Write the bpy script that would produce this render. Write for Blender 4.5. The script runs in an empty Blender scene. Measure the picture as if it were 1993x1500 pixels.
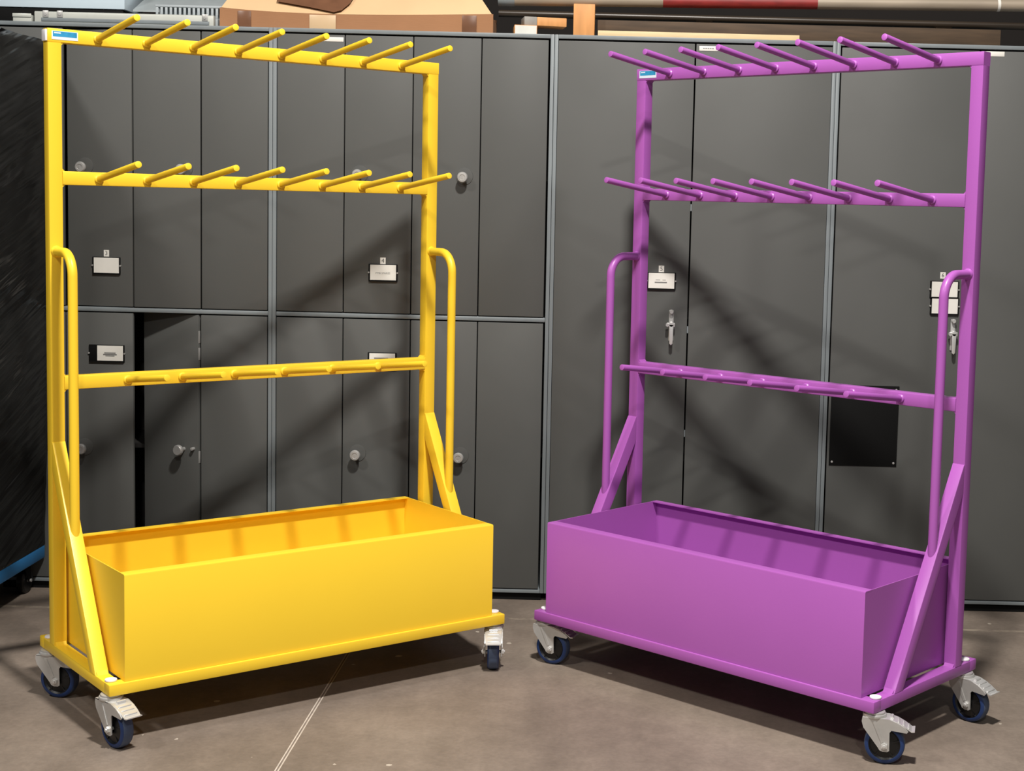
import bpy, bmesh, math, random
from mathutils import Vector, Matrix, noise

random.seed(7)
scene = bpy.context.scene
COL = scene.collection
PI = math.pi

# ------------------------------------------------------------------ camera
F_PX, PITCH, ROLL, CAM_H, CX, CY = 2936.32, -0.0941, 0.0250, 1.4285, 208.79, -77.19
cam_data = bpy.data.cameras.new('camera')
cam = bpy.data.objects.new('camera', cam_data)
COL.objects.link(cam)
cam_data.sensor_fit = 'HORIZONTAL'
cam_data.sensor_width = 36.0
cam_data.lens = F_PX / 1993.0 * 36.0
cam_data.shift_x = -CX / 1993.0
cam_data.shift_y = CY / 1993.0
cam_data.clip_end = 100
_f = Vector((0, math.cos(PITCH), math.sin(PITCH)))
_u = Vector((0, -math.sin(PITCH), math.cos(PITCH)))
_r = Vector((1, 0, 0))
_c, _s = math.cos(ROLL), math.sin(ROLL)
_X, _Y, _Z = _r * _c + _u * _s, _u * _c - _r * _s, -_f
cam.matrix_world = Matrix(((_X.x, _Y.x, _Z.x, 0), (_X.y, _Y.y, _Z.y, 0), (_X.z, _Y.z, _Z.z, CAM_H), (0, 0, 0, 1)))
scene.camera = cam

# ------------------------------------------------------------------ world, lamps, exposure
world = bpy.data.worlds.new('warehouse_air')
scene.world = world
world.use_nodes = True
bg = world.node_tree.nodes['Background']
bg.inputs['Color'].default_value = (0.92, 0.96, 1.0, 1)
bg.inputs['Strength'].default_value = 0.09


def lamp(name, loc, target, size, watts, color, shape='DISK', size_y=None):
    d = bpy.data.lights.new(name, 'AREA')
    d.shape = shape
    d.size = size
    if size_y:
        d.size_y = size_y
    d.energy = watts
    d.color = color
    o = bpy.data.objects.new(name, d)
    COL.objects.link(o)
    o.location = loc
    o.rotation_euler = (Vector(target) - Vector(loc)).to_track_quat('-Z', 'Y').to_euler()
    return o


WARM = (1.0, 0.955, 0.90)
lamp('ceiling_lamp', (0.18, 2.15, 4.95), (0.18, 2.15, 0), 0.32, 368, WARM)
lamp('ceiling_lamp', (0.20, -2.3, 4.95), (0.20, -2.3, 0), 0.32, 178, WARM)
lamp('ceiling_lamp', (-3.7, 1.2, 4.95), (-3.0, 2.0, 0), 0.60, 150, WARM)

scene.view_settings.view_transform = 'Standard'
scene.view_settings.look = 'None'
scene.view_settings.gamma = 1.0
scene.view_settings.use_curve_mapping = False
scene.view_settings.exposure = 0.0


# ------------------------------------------------------------------ helpers: materials
def lin(r, g, b):
    def f(c):
        c /= 255.0
        return c / 12.92 if c <= 0.04045 else ((c + 0.055) / 1.055) ** 2.4
    return (f(r), f(g), f(b), 1.0)


def mat(name, rgb, rough=0.5, metal=0.0, spec=0.5, coat=0.0, var=0.0, vscale=6.0, vstretch=(1, 1, 1), bump=0.0, bscale=60.0,
        bstretch=(1, 1, 1), rvar=0.0, second=None, detail=4.0, emit=None):
    m = bpy.data.materials.new(name)
    m.use_nodes = True
    nt = m.node_tree
    b = nt.nodes['Principled BSDF']
    base = lin(*rgb)
    b.inputs['Base Color'].default_value = base
    b.inputs['Roughness'].default_value = rough
    b.inputs['Metallic'].default_value = metal
    b.inputs['Specular IOR Level'].default_value = spec
    b.inputs['Coat Weight'].default_value = coat
    b.inputs['Coat Roughness'].default_value = 0.15
    tc = nt.nodes.new('ShaderNodeTexCoord')

    def noise_node(scale, stretch, det=4.0):
        mp = nt.nodes.new('ShaderNodeMapping')
        mp.inputs['Scale'].default_value = stretch
        nt.links.new(tc.outputs['Object'], mp.inputs['Vector'])
        n = nt.nodes.new('ShaderNodeTexNoise')
        n.inputs['Scale'].default_value = scale
        n.inputs['Detail'].default_value = det
        nt.links.new(mp.outputs['Vector'], n.inputs['Vector'])
        return n
    if var > 0 or second is not None:
        n = noise_node(vscale, vstretch, detail)
        cr = nt.nodes.new('ShaderNodeValToRGB')
        if second is not None:
            a, c = lin(*second), base
        else:
            a = tuple(max(0, x * (1 - var)) for x in base[:3]) + (1,)
            c = tuple(min(1, x * (1 + var)) for x in base[:3]) + (1,)
        cr.color_ramp.elements[0].position = 0.32
        cr.color_ramp.elements[1].position = 0.68
        cr.color_ramp.elements[0].color = a
        cr.color_ramp.elements[1].color = c
        nt.links.new(n.outputs['Fac'], cr.inputs['Fac'])
        nt.links.new(cr.outputs['Color'], b.inputs['Base Color'])
    if rvar > 0:
        n = noise_node(vscale * 1.7, vstretch, 3)
        mr = nt.nodes.new('ShaderNodeMapRange')
        mr.inputs['From Min'].default_value = 0.3
        mr.inputs['From Max'].default_value = 0.7
        mr.inputs['To Min'].default_value = rough - rvar
        mr.inputs['To Max'].default_value = rough + rvar
        nt.links.new(n.outputs['Fac'], mr.inputs['Value'])
        nt.links.new(mr.outputs['Result'], b.inputs['Roughness'])
    if bump > 0:
        n = noise_node(bscale, bstretch, 3)
        bp = nt.nodes.new('ShaderNodeBump')
        bp.inputs['Strength'].default_value = bump
        bp.inputs['Distance'].default_value = 0.01
        nt.links.new(n.outputs['Fac'], bp.inputs['Height'])
        nt.links.new(bp.outputs['Normal'], b.inputs['Normal'])
    return m


M = {}
M['yellow'] = mat('yellow_powder_coat', (245, 205, 52), 0.38, spec=0.45, var=0.012, vscale=3, bump=0.02, bscale=220)
M['purple'] = mat('purple_powder_coat', (166, 90, 174), 0.36, spec=0.45, var=0.02, vscale=3, bump=0.02, bscale=220)
M['zinc'] = mat('zinc_plated_steel', (196, 195, 192), 0.38, 0.5, var=0.08, vscale=20, rvar=0.08)
M['chrome'] = mat('chrome', (222, 222, 220), 0.28, 0.55)
M['blue_rubber'] = mat('blue_rubber', (27, 52, 100), 0.55, var=0.12, vscale=30)
M['tread'] = mat('worn_blue_rubber_tread', (70, 84, 110), 0.6, var=0.1, vscale=25)
M['black_plastic'] = mat('black_plastic', (14, 14, 15), 0.4)
M['white_plastic'] = mat('white_plastic', (236, 233, 236), 0.45)
M['door_grey'] = mat('charcoal_cabinet_paint', (87, 88, 86), 0.55, spec=0.35, var=0.05, vscale=2.2, bump=0.03, bscale=4.0, rvar=0.05)
M['frame_grey'] = mat('blue_grey_cabinet_frame_paint', (124, 131, 134), 0.42, var=0.05, vscale=5, vstretch=(4, 4, 1))
M['inside_shade'] = mat('cabinet_interior_shade_tone', (40, 38, 37), 0.7)  # dark colour stands in for the shade inside, so door gaps read dark
M['black'] = mat('matt_black_paint', (16, 16, 16), 0.75, spec=0.15)
M['card'] = mat('white_card', (232, 230, 222), 0.6, var=0.02, vscale=30)
M['ink'] = mat('grey_print', (120, 120, 118), 0.7)
M['ink_dark'] = mat('dark_print', (70, 70, 70), 0.7)
M['sticker_blue'] = mat('blue_sticker_print', (48, 140, 186), 0.35, var=0.2, vscale=60)
M['sticker_white'] = mat('pale_sticker_print', (214, 226, 240), 0.35)
M['cardboard'] = mat('cardboard', (160, 114, 78), 0.8, var=0.06, vscale=5, bump=0.05, bscale=40, bstretch=(1, 6, 6))
M['cardboard_lit'] = mat('lit_tone_cardboard', (222, 184, 140), 0.8, var=0.05, vscale=4, bump=0.05, bscale=40)  # same cardboard, paler to imitate light caught by the sloping flap
M['tape_flap_shade'] = mat('brown_tape_and_flap_shade', (116, 80, 58), 0.3, var=0.12, vscale=18)  # real tape; also the painted shade of the bent flap
M['tape_pale'] = mat('pale_tape', (208, 178, 140), 0.35)
M['wood_orange'] = mat('planed_softwood', (214, 152, 92), 0.6, var=0.10, vscale=7, vstretch=(6, 6, 1.0))
M['wood_pale'] = mat('pale_sawn_wood', (222, 196, 152), 0.65, var=0.08, vscale=9, vstretch=(1, 8, 8))
M['wood_grey'] = mat('weathered_wood', (150, 146, 140), 0.7, var=0.12, vscale=20)
M['wood_white'] = mat('white_primed_wood_end', (214, 214, 206), 0.7, var=0.06, vscale=20)
M['wood_dark'] = mat('dark_stained_timber', (74, 57, 40), 0.7, var=0.25, vscale=6, vstretch=(1, 9, 9))
M['pipe'] = mat('weathered_steel_pipe', (152, 139, 122), 0.5, 0.1, var=0.16, vscale=10, vstretch=(0.35, 2, 2))
M['pipe_dark'] = mat('brown_steel_pipe', (56, 47, 38), 0.35, 0.1, var=0.2, vscale=8, vstretch=(0.35, 2, 2))
M['pipe_red'] = mat('red_marking_paint', (132, 34, 32), 0.55, var=0.25, vscale=26, vstretch=(0.5, 2, 2), detail=6)
M['white_mark'] = mat('white_marking_paint', (225, 222, 214), 0.6)
M['tray_grey'] = mat('grey_sheet_metal', (172, 180, 182), 0.4, 0.15, var=0.10, vscale=9)
M['steel_sky_tint'] = mat('steel_with_painted_sky_reflection', (206, 222, 232), 0.25, var=0.03, vscale=5)  # pale blue imitates the sky reflected in the steel
M['alu'] = mat('aluminium_slide', (206, 208, 200), 0.35, 0.25, var=0.05, vscale=14)
M['plastic_grey'] = mat('grey_trunking_plastic', (168, 176, 180), 0.5, var=0.03, vscale=10)
M['film'] = mat('black_stretch_film', (20, 19, 19), 0.30, spec=0.5, var=0.2, vscale=5, bump=0.6, bscale=9, bstretch=(1, 0.5, 3.5), rvar=0.1)


def film_material():
    m = bpy.data.materials.new('black_stretch_film')
    m.use_nodes = True
    nt = m.node_tree
    b = nt.nodes['Principled BSDF']
    b.inputs['Base Color'].default_value = lin(6, 5, 5)
    b.inputs['Roughness'].default_value = 0.27
    b.inputs['Specular IOR Level'].default_value = 0.55
    tc = nt.nodes.new('ShaderNodeTexCoord')
    rot = nt.nodes.new('ShaderNodeMapping')
    rot.inputs['Rotation'].default_value = (-0.30, 0, 0)
    nt.links.new(tc.outputs['Object'], rot.inputs['Vector'])
    last = None
    for scale, stretch, dist in ((2.0, (1, 0.9, 13), 0.030), (2.2, (1, 1.6, 3.0), 0.03)):
        mp = nt.nodes.new('ShaderNodeMapping')
        mp.inputs['Scale'].default_value = stretch
        nt.links.new(rot.outputs['Vector'], mp.inputs['Vector'])
        n = nt.nodes.new('ShaderNodeTexNoise')
        n.inputs['Scale'].default_value = scale
        n.inputs['Detail'].default_value = 1.5
        n.inputs['Roughness'].default_value = 0.5
        nt.links.new(mp.outputs['Vector'], n.inputs['Vector'])
        bp = nt.nodes.new('ShaderNodeBump')
        bp.inputs['Strength'].default_value = 1.0
        bp.inputs['Distance'].default_value = dist
        nt.links.new(n.outputs['Fac'], bp.inputs['Height'])
        if last is not None:
            nt.links.new(last.outputs['Normal'], bp.inputs['Normal'])
        last = bp
    nt.links.new(last.outputs['Normal'], b.inputs['Normal'])
    return m


M['film'] = film_material()
M['blue_paint'] = mat('blue_painted_steel', (40, 118, 178), 0.4, var=0.08, vscale=8)
M['wall'] = mat('unlit_backdrop_tone', (30, 25, 22), 0.9, var=0.2, vscale=2)  # near-black colour paints the unlit warehouse beyond the cabinets
M['joint'] = mat('pale_joint_edge', (186, 176, 164), 0.8, var=0.12, vscale=30)
M['joint_dark'] = mat('joint_filler', (120, 108, 98), 0.85, var=0.15, vscale=30)
M['paper'] = mat('paper', (216, 216, 220), 0.7)


def floor_material():
    m = bpy.data.materials.new('worn_concrete')
    m.use_nodes = True
    nt = m.node_tree
    b = nt.nodes['Principled BSDF']
    tc = nt.nodes.new('ShaderNodeTexCoord')

    def tex(scale, det, rough=0.6, stretch=(1, 1, 1)):
        mp = nt.nodes.new('ShaderNodeMapping')
        mp.inputs['Scale'].default_value = stretch
        nt.links.new(tc.outputs['Object'], mp.inputs['Vector'])
        n = nt.nodes.new('ShaderNodeTexNoise')
        n.inputs['Scale'].default_value = scale
        n.inputs['Detail'].default_value = det
        n.inputs['Roughness'].default_value = rough
        nt.links.new(mp.outputs['Vector'], n.inputs['Vector'])
        return n.outputs['Fac']

    def ramp(fac, stops):
        r = nt.nodes.new('ShaderNodeValToRGB')
        e = r.color_ramp.elements
        while len(e) < len(stops):
            e.new(0.5)
        for i, (p, c) in enumerate(stops):
            e[i].position = p
            e[i].color = c
        nt.links.new(fac, r.inputs['Fac'])
        return r.outputs['Color']

    def mix(fac, a, c, mode='MIX'):
        x = nt.nodes.new('ShaderNodeMix')
        x.data_type = 'RGBA'
        x.blend_type = mode
        if isinstance(fac, float):
            x.inputs[0].default_value = fac
        else:
            nt.links.new(fac, x.inputs[0])
        for sock, v in ((x.inputs[6], a), (x.inputs[7], c)):
            if isinstance(v, tuple):
                sock.default_value = v
            else:
                nt.links.new(v, sock)
        return x.outputs[2]
    big = ramp(tex(1.8, 6, 0.62, (1.2, 0.8, 1)), [(0.30, lin(110, 99, 89)), (0.52, lin(127, 115, 104)), (0.72, lin(142, 130, 118))])
    mid = ramp(tex(7, 7, 0.7, (1.2, 0.8, 1)), [(0.30, (0.80, 0.80, 0.80, 1)), (0.65, (1.06, 1.06, 1.06, 1))])
    col = mix(1.0, big, mid, 'MULTIPLY')
    fine = ramp(tex(70, 4, 0.6), [(0.3, (0.90, 0.90, 0.90, 1)), (0.7, (1.05, 1.05, 1.05, 1))])
    col = mix(1.0, col, fine, 'MULTIPLY')
    # pale specks of paint and plaster
    vo = nt.nodes.new('ShaderNodeTexVoronoi')
    vo.inputs['Scale'].default_value = 9.0
    nt.links.new(tc.outputs['Object'], vo.inputs['Vector'])
    dsum = nt.nodes.new('ShaderNodeMath')
    dsum.operation = 'ADD'
    nt.links.new(vo.outputs['Distance'], dsum.inputs[0])
    nn = nt.nodes.new('ShaderNodeMath')
    nn.operation = 'MULTIPLY'
    nn.inputs[1].default_value = 0.16
    nt.links.new(tex(45, 2), nn.inputs[0])
    nt.links.new(nn.outputs[0], dsum.inputs[1])
    sep = nt.nodes.new('ShaderNodeSeparateColor')
    nt.links.new(vo.outputs['Color'], sep.inputs['Color'])
    pick = nt.nodes.new('ShaderNodeMath')
    pick.operation = 'MULTIPLY'
    nt.links.new(sep.outputs[0], pick.inputs[0])
    pick.inputs[1].default_value = 0.16
    lt = nt.nodes.new('ShaderNodeMath')
    lt.operation = 'LESS_THAN'
    nt.links.new(dsum.outputs[0], lt.inputs[0])
    nt.links.new(pick.outputs[0], lt.inputs[1])
    hf = nt.nodes.new('ShaderNodeMath')
    hf.operation = 'MULTIPLY'
    hf.inputs[1].default_value = 0.6
    nt.links.new(lt.outputs[0], hf.inputs[0])
    col = mix(hf.outputs[0], col, lin(205, 195, 180))
    # worn pale line painted along the cabinets at y about 5.1
    sx = nt.nodes.new('ShaderNodeSeparateXYZ')
    nt.links.new(tc.outputs['Object'], sx.inputs[0])
    d1 = nt.nodes.new('ShaderNodeMath')
    d1.operation = 'SUBTRACT'
    nt.links.new(sx.outputs['Y'], d1.inputs[0])
    d1.inputs[1].default_value = 5.07
    d2 = nt.nodes.new('ShaderNodeMath')
    d2.operation = 'ABSOLUTE'
    nt.links.new(d1.outputs[0], d2.inputs[0])
    d3 = nt.nodes.new('ShaderNodeMath')
    d3.operation = 'LESS_THAN'
    nt.links.new(d2.outputs[0], d3.inputs[0])
    d3.inputs[1].default_value = 0.011
    wn = ramp(tex(16, 4), [(0.40, (0, 0, 0, 1)), (0.62, (0.55, 0.55, 0.55, 1))])
    d4 = nt.nodes.new('ShaderNodeMath')
    d4.operation = 'MULTIPLY'
    nt.links.new(d3.outputs[0], d4.inputs[0])
    nt.links.new(wn, d4.inputs[1])
    col = mix(d4.outputs[0], col, lin(186, 172, 152))
    nt.links.new(col, b.inputs['Base Color'])
    b.inputs['Roughness'].default_value = 0.62
    b.inputs['Specular IOR Level'].default_value = 0.3
    bp = nt.nodes.new('ShaderNodeBump')
    bp.inputs['Strength'].default_value = 0.12
    bp.inputs['Distance'].default_value = 0.01
    nt.links.new(tex(35, 5), bp.inputs['Height'])
    nt.links.new(bp.outputs['Normal'], b.inputs['Normal'])
    return m


M['floor'] = floor_material()


# ------------------------------------------------------------------ helpers: meshes
class MB:
    """collects shapes into one bmesh, each shape with a material slot"""

    def __init__(self):
        self.bm = bmesh.new()

    def _mark(self, geom_faces, mi):
        for f in geom_faces:
            f.material_index = mi

    def box(self, x0, x1, y0, y1, z0, z1, bevel=0.0, mi=0, seg=2, mtx=None):
        before = set(self.bm.faces)
        r = bmesh.ops.create_cube(self.bm, size=1.0)
        vs = r['verts']
        for v in vs:
            v.co = Vector(((x0 + x1) / 2 + v.co.x * (x1 - x0), (y0 + y1) / 2 + v.co.y * (y1 - y0), (z0 + z1) / 2 + v.co.z * (z1 - z0)))
        if bevel > 0:
            es = list({e for v in vs for e in v.link_edges})
            bmesh.ops.bevel(self.bm, geom=es, offset=bevel, segments=seg, profile=0.5, affect='EDGES')
        new = [f for f in self.bm.faces if f not in before]
        self._mark(new, mi)
        if mtx is not None:
            bmesh.ops.transform(self.bm, matrix=mtx, verts=list({v for f in new for v in f.verts}))
        return self

    def cyl(self, p0, p1, r0, r1=None, n=20, mi=0, bevel=0.0):
        p0, p1 = Vector(p0), Vector(p1)
        r1 = r0 if r1 is None else r1
        before = set(self.bm.faces)
        d = p1 - p0
        q = d.to_track_quat('Z', 'Y').to_matrix().to_4x4()
        mt = Matrix.Translation((p0 + p1) / 2) @ q
        bmesh.ops.create_cone(self.bm, cap_ends=True, segments=n, radius1=r0, radius2=r1, depth=d.length, matrix=mt)
        new = [f for f in self.bm.faces if f not in before]
        if bevel > 0:
            es = list({e for f in new if len(f.verts) > 4 for e in f.edges})
            bmesh.ops.bevel(self.bm, geom=es, offset=bevel, segments=2, profile=0.5, affect='EDGES')
            new = [f for f in self.bm.faces if f not in before]
        self._mark(new, mi)
        return self

    def prism(self, pts, axis, a, b, mi=0, bevel=0.0):
        """polygon pts (2D) extruded along axis 'x','y','z' from a to b"""
        def P(p, t):
            return {'x': (t, p[0], p[1]), 'y': (p[0], t, p[1]), 'z': (p[0], p[1], t)}[axis]
        before = set(self.bm.faces)
        va = [self.bm.verts.new(P(p, a)) for p in pts]
        vb = [self.bm.verts.new(P(p, b)) for p in pts]
        n = len(pts)
        self.bm.faces.new(va)
        self.bm.faces.new(vb)
        for i in range(n):
            self.bm.faces.new((va[i], va[(i + 1) % n], vb[(i + 1) % n], vb[i]))
        new = [f for f in self.bm.faces if f not in before]
        bmesh.ops.recalc_face_normals(self.bm, faces=new)
        if bevel > 0:
            bmesh.ops.bevel(self.bm, geom=list({e for f in new for e in f.edges}), offset=bevel, segments=2, profile=0.5, affect='EDGES')
            new = [f for f in self.bm.faces if f not in before]
        self._mark(new, mi)
        return self

    def sweep(self, path, r, n=16, mi=0):
        path = [Vector(p) for p in path]
        rings = []
        up = None
        before = set(self.bm.faces)
        for i, p in enumerate(path):
            t = (path[min(i + 1, len(path) - 1)] - path[max(i - 1, 0)]).normalized()
            if up is None:
                up = t.orthogonal().normalized()
            up = (up - t * up.dot(t)).normalized()
            sd = t.cross(up)
            rings.append([self.bm.verts.new(p + (up * math.cos(2 * PI * k / n) + sd * math.sin(2 * PI * k / n)) * r) for k in range(n)])
        for a, b in zip(rings, rings[1:]):
            for k in range(n):
                self.bm.faces.new((a[k], a[(k + 1) % n], b[(k + 1) % n], b[k]))
        self.bm.faces.new(rings[0][::-1])
        self.bm.faces.new(rings[-1])
        new = [f for f in self.bm.faces if f not in before]
        bmesh.ops.recalc_face_normals(self.bm, faces=new)
        self._mark(new, mi)
        return self

    def lathe(self, prof, origin, axis, n=28, mi=0, closed=True):
        """prof: list of (radius, along) round axis through origin"""
        ax = Vector(axis).normalized()
        u = ax.orthogonal().normalized()
        w = ax.cross(u)
        o = Vector(origin)
        before = set(self.bm.faces)
        rings = []
        for (r, t) in prof:
            rings.append([self.bm.verts.new(o + ax * t + (u * math.cos(2 * PI * k / n) + w * math.sin(2 * PI * k / n)) * r) for k in range(n)])
        pairs = list(zip(rings, rings[1:]))
        if closed:
            pairs.append((rings[-1], rings[0]))
        else:
            self.bm.faces.new(rings[0])
            self.bm.faces.new(rings[-1])
        for a, b in pairs:
            for k in range(n):
                self.bm.faces.new((a[k], a[(k + 1) % n], b[(k + 1) % n], b[k]))
        new = [f for f in self.bm.faces if f not in before]
        bmesh.ops.recalc_face_normals(self.bm, faces=new)
        self._mark(new, mi)
        return self

    def text(self, body, size, x, y, z, mi=0):
        """flat print facing -Y, centred at x, z"""
        cu = bpy.data.curves.new('print', 'FONT')
        cu.body = body
        cu.size = size
        cu.align_x = 'CENTER'
        cu.align_y = 'CENTER'
        cu.resolution_u = 3
        ob = bpy.data.objects.new('print', cu)
        COL.objects.link(ob)
        dg = bpy.context.evaluated_depsgraph_get()
        me = bpy.data.meshes.new_from_object(ob.evaluated_get(dg))
        bpy.data.objects.remove(ob)
        bpy.data.curves.remove(cu)
        before = set(self.bm.faces)
        mt = Matrix.Translation((x, y, z)) @ Matrix.Rotation(PI / 2, 4, 'X')
        me.transform(mt)
        self.bm.from_mesh(me)
        bpy.data.meshes.remove(me)
        self._mark([f for f in self.bm.faces if f not in before], mi)
        return self

    def mesh(self, name, mats, smooth=True):
        me = bpy.data.meshes.new(name)
        self.bm.to_mesh(me)
        self.bm.free()
        for m_ in (mats if isinstance(mats, (list, tuple)) else [mats]):
            me.materials.append(m_)
        if smooth:
            for p_ in me.polygons:
                p_.use_smooth = True
            me.set_sharp_from_angle(angle=math.radians(38))
        return me

    def build(self, name, mats, parent=None, label=None, smooth=True):
        o = bpy.data.objects.new(name, self.mesh(name, mats, smooth))
        COL.objects.link(o)
        if parent is not None:
            o.parent = parent
        if label:
            o['label'] = label
        return o


def thing(name, label, cat, loc=(0, 0, 0), rz=0.0, group=None):
    o = bpy.data.objects.new(name, None)
    o.empty_display_size = 0.1
    COL.objects.link(o)
    o.location = loc
    o.rotation_euler = (0, 0, rz)
    return tag(o, label, cat, group)


def tag(o, label, cat, group=None):
    o['label'] = label
    o['category'] = cat
    if group:
        o['group'] = group
    return o


def dup(o, parent, mtx=None):
    """copy of an object and its children (shared meshes)"""
    c = o.copy()
    COL.objects.link(c)
    c.parent = parent
    if mtx is not None:
        c.matrix_local = mtx
    for ch in list(o.children):
        dup(ch, c)
    return c


# ------------------------------------------------------------------ the setting
JX = -0.828
b = MB()
b.box(-7, 7, -4, 6.6, -0.12, -0.03)
floor = b.build('floor', M['joint_dark'], smooth=False)
floor['kind'] = 'structure'
MB().box(-7, JX - 0.006, -4, 6.6, -0.03, 0.0).build('slab', M['floor'], floor, smooth=False)
MB().box(JX + 0.006, 7, -4, 6.6, -0.03, 0.0).build('slab', M['floor'], floor, smooth=False)
b = MB()
b.box(JX - 0.006, JX - 0.0022, -4, 6.6, -0.03, -0.0004, mi=0)
b.box(JX + 0.0022, JX + 0.006, -4, 6.6, -0.03, -0.0004, mi=0)
b.box(JX - 0.0022, JX + 0.0022, -4, 6.6, -0.03, -0.002, mi=1)
b.build('joint_filler', [M['joint'], M['joint_dark']], floor, 'pale filler strip in the floor joint', smooth=False)

b = MB()
b.box(-7, 7, 6.6, 6.75, 0, 6.0)  # stand-in wall, coloured dark in place of the unlit warehouse
wall = b.build('backdrop_wall', M['wall'], smooth=False)
wall['kind'] = 'structure'

# ------------------------------------------------------------------ steel cabinets
CY0 = 5.31          # plane of the door faces
CDEP = 0.46
CTOP = 2.006
XS = [-2.2065, -1.2285, -0.2505, 0.7295, 1.7065]


def carcass(root, x0, x1, split):
    b = MB()
    w = 0.0135
    y0 = CY0 - 0.001
    b.box(x0 + 0.0006, x0 + w, y0, CY0 + CDEP, 0.028, CTOP, 0.0015)
    b.box(x1 - w, x1 - 0.0006, y0, CY0 + CDEP, 0.028, CTOP, 0.0015)
    b.box(x0 + w, x1 - w, y0, CY0 + CDEP, 1.992, CTOP, 0.0015)
    b.box(x0 + w, x1 - w, y0, CY0 + CDEP, 0.028, 0.040, 0.0015)
    if split:
        b.box(x0 + w, x1 - w, y0 + 0.002, CY0 + 0.03, 1.003, 1.019, 0.004)
    b.build('frame', M['frame_grey'], root, 'lighter blue grey frame')
    b = MB()
    b.box(x0 + w, x1 - w, CY0 + CDEP - 0.01, CY0 + CDEP, 0.040, 1.992)
    for z in ((0.50, 1.005, 1.5) if split else (0.5, 1.0, 1.5)):
        b.box(x0 + w, x1 - w, CY0 + 0.12, CY0 + CDEP - 0.01, z, z + 0.015)
    b.build('interior', M['inside_shade'], root, smooth=False)
    MB().box(x0 + 0.01, x1 - 0.01, CY0 + 0.012, CY0 + CDEP - 0.02, 0.0, 0.028).build('plinth', M['black'], root, 'recessed black plinth', smooth=False)


def door(root, name, x0, x1, z0, z1):
    """mesh in cabinet coordinates with a folded steel edge"""
    b = MB()
    b.box(x0, x1, CY0, CY0 + 0.018, z0, z1, 0.0018)
    return b.build(name, M['door_grey'], root)


def put(mb, name, mats, parent, label=None, rx=0.0, rz=0.0, piv=None):
    return mb.build(name, mats, parent, label)


def knob(parent, x, z, y=CY0):
    b = MB()
    b.lathe([(0.030, 0), (0.0295, -0.0022), (0.022, -0.0030), (0.0, -0.0030)], (x + 0.004, y, z + 0.004), (0, 1, 0), 28, closed=False)
    b.build('knob_backplate', M['door_grey'], parent)
    b = MB()
    b.lathe([(0.007, 0.0), (0.007, -0.016), (0.016, -0.020), (0.019, -0.026), (0.019, -0.034), (0.016, -0.038), (0.010, -0.0385), (0.0095, -0.037), (0.0, -0.037)],
            (x, y, z), (0, 1, 0), 28, closed=False)
    b.box(x - 0.001, x + 0.001, y - 0.0378, y - 0.0372, z - 0.005, z + 0.005)
    b.build('knob', M['zinc'], parent, 'round steel lock knob')


def nameplate(parent, x, z, lines, shift=0.0, y=CY0, size=0.0088, blank_bars=None):
    """black holder with a white card, screws at both ends"""
    b = MB()
    hx0, hx1 = x - 0.051 - max(shift, 0) * 2, x + 0.051
    b.box(hx0, hx1, y - 0.004, y, z - 0.031, z + 0.030, 0.001)
    b.box(hx0 + 0.002, hx1 - 0.002, y - 0.0065, y - 0.003, z - 0.031, z - 0.0275)
    h = b.build('nameplate_holder', M['black'], parent)
    b = MB()
    b.box(x - 0.045, x + 0.046, y - 0.0052, y - 0.0038, z - 0.026, z + 0.0275)
    for i, t in enumerate(lines):
        if t:
            b.text(t, size, x, y - 0.0054, z - 0.002 + (len(lines) - 1) * 0.0045 - i * 0.010, 1)
    for (bx0, bx1, bz0, bz1) in (blank_bars or []):
        b.box(x + bx0, x + bx1, y - 0.0054, y - 0.005, z + bz0, z + bz1, mi=1)
    b.build('nameplate_card', [M['card'], M['ink']], parent, 'white card')
    for sx in (hx0 + 0.0005, hx1 - 0.0005):
        MB().cyl((sx, y - 0.0052, z), (sx, y, z), 0.0030, n=10).build('screw', M['zinc'], parent)


def number_tag(parent, x, z, n, y=CY0):
    b = MB()
    b.box(x - 0.0095, x + 0.0095, y - 0.0012, y, z - 0.0115, z + 0.0115, 0.0)
    b.text(n, 0.021, x, y - 0.0014, z, 1)
    b.build('number_tag', [M['card'], M['ink_dark']], parent, 'small white tag numbered ' + n)


def top_label(parent, x0, x1, z0, z1, marks=True, y=CY0):
    b = MB()
    b.box(x0, x1, y - 0.0012, y, z0, z1, 0.0005)
    if marks:
        w = x1 - x0
        for i in range(5):
            b.box(x0 + w * (0.2 + 0.12 * i), x0 + w * (0.29 + 0.12 * i), y - 0.0014, y - 0.001, (z0 + z1) / 2 - 0.0016, (z0 + z1) / 2 + 0.0016, mi=1)
    b.build('label_strip', [M['card'], M['ink']], parent, 'white label strip')


def turn_handle(parent, x, zt, y=CY0):
    """long chrome swing handle with a round lock at its top and a clamped nut"""
    b = MB()
    b.box(x - 0.0085, x + 0.0085, y - 0.006, y, zt - 0.112, zt, 0.004)
    b.lathe([(0.008, 0), (0.008, -0.012), (0.006, -0.0155), (0.0, -0.0155)], (x, y - 0.005, zt - 0.007), (0, 1, 0), 18, closed=False)
    b.build('handle_plate', M['chrome'], parent, 'chrome handle plate')
    b = MB()
    b.cyl((x, y - 0.004, zt - 0.05), (x, y - 0.03, zt - 0.05), 0.0095, n=16, bevel=0.0015)
    b.box(x - 0.017, x + 0.013, y - 0.028, y - 0.018, zt - 0.060, zt - 0.044, 0.003)
    b.prism([(x - 0.008, zt - 0.050), (x + 0.008, zt - 0.050), (x + 0.006, zt - 0.118), (x, zt - 0.124), (x - 0.006, zt - 0.118)], 'y', y - 0.030, y - 0.021, bevel=0.0015)
    b.cyl((x - 0.014, y - 0.018, zt - 0.052), (x - 0.014, y - 0.034, zt - 0.052), 0.0065, n=6)
    b.build('handle_lever', M['chrome'], parent, 'chrome swing lever')


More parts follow.
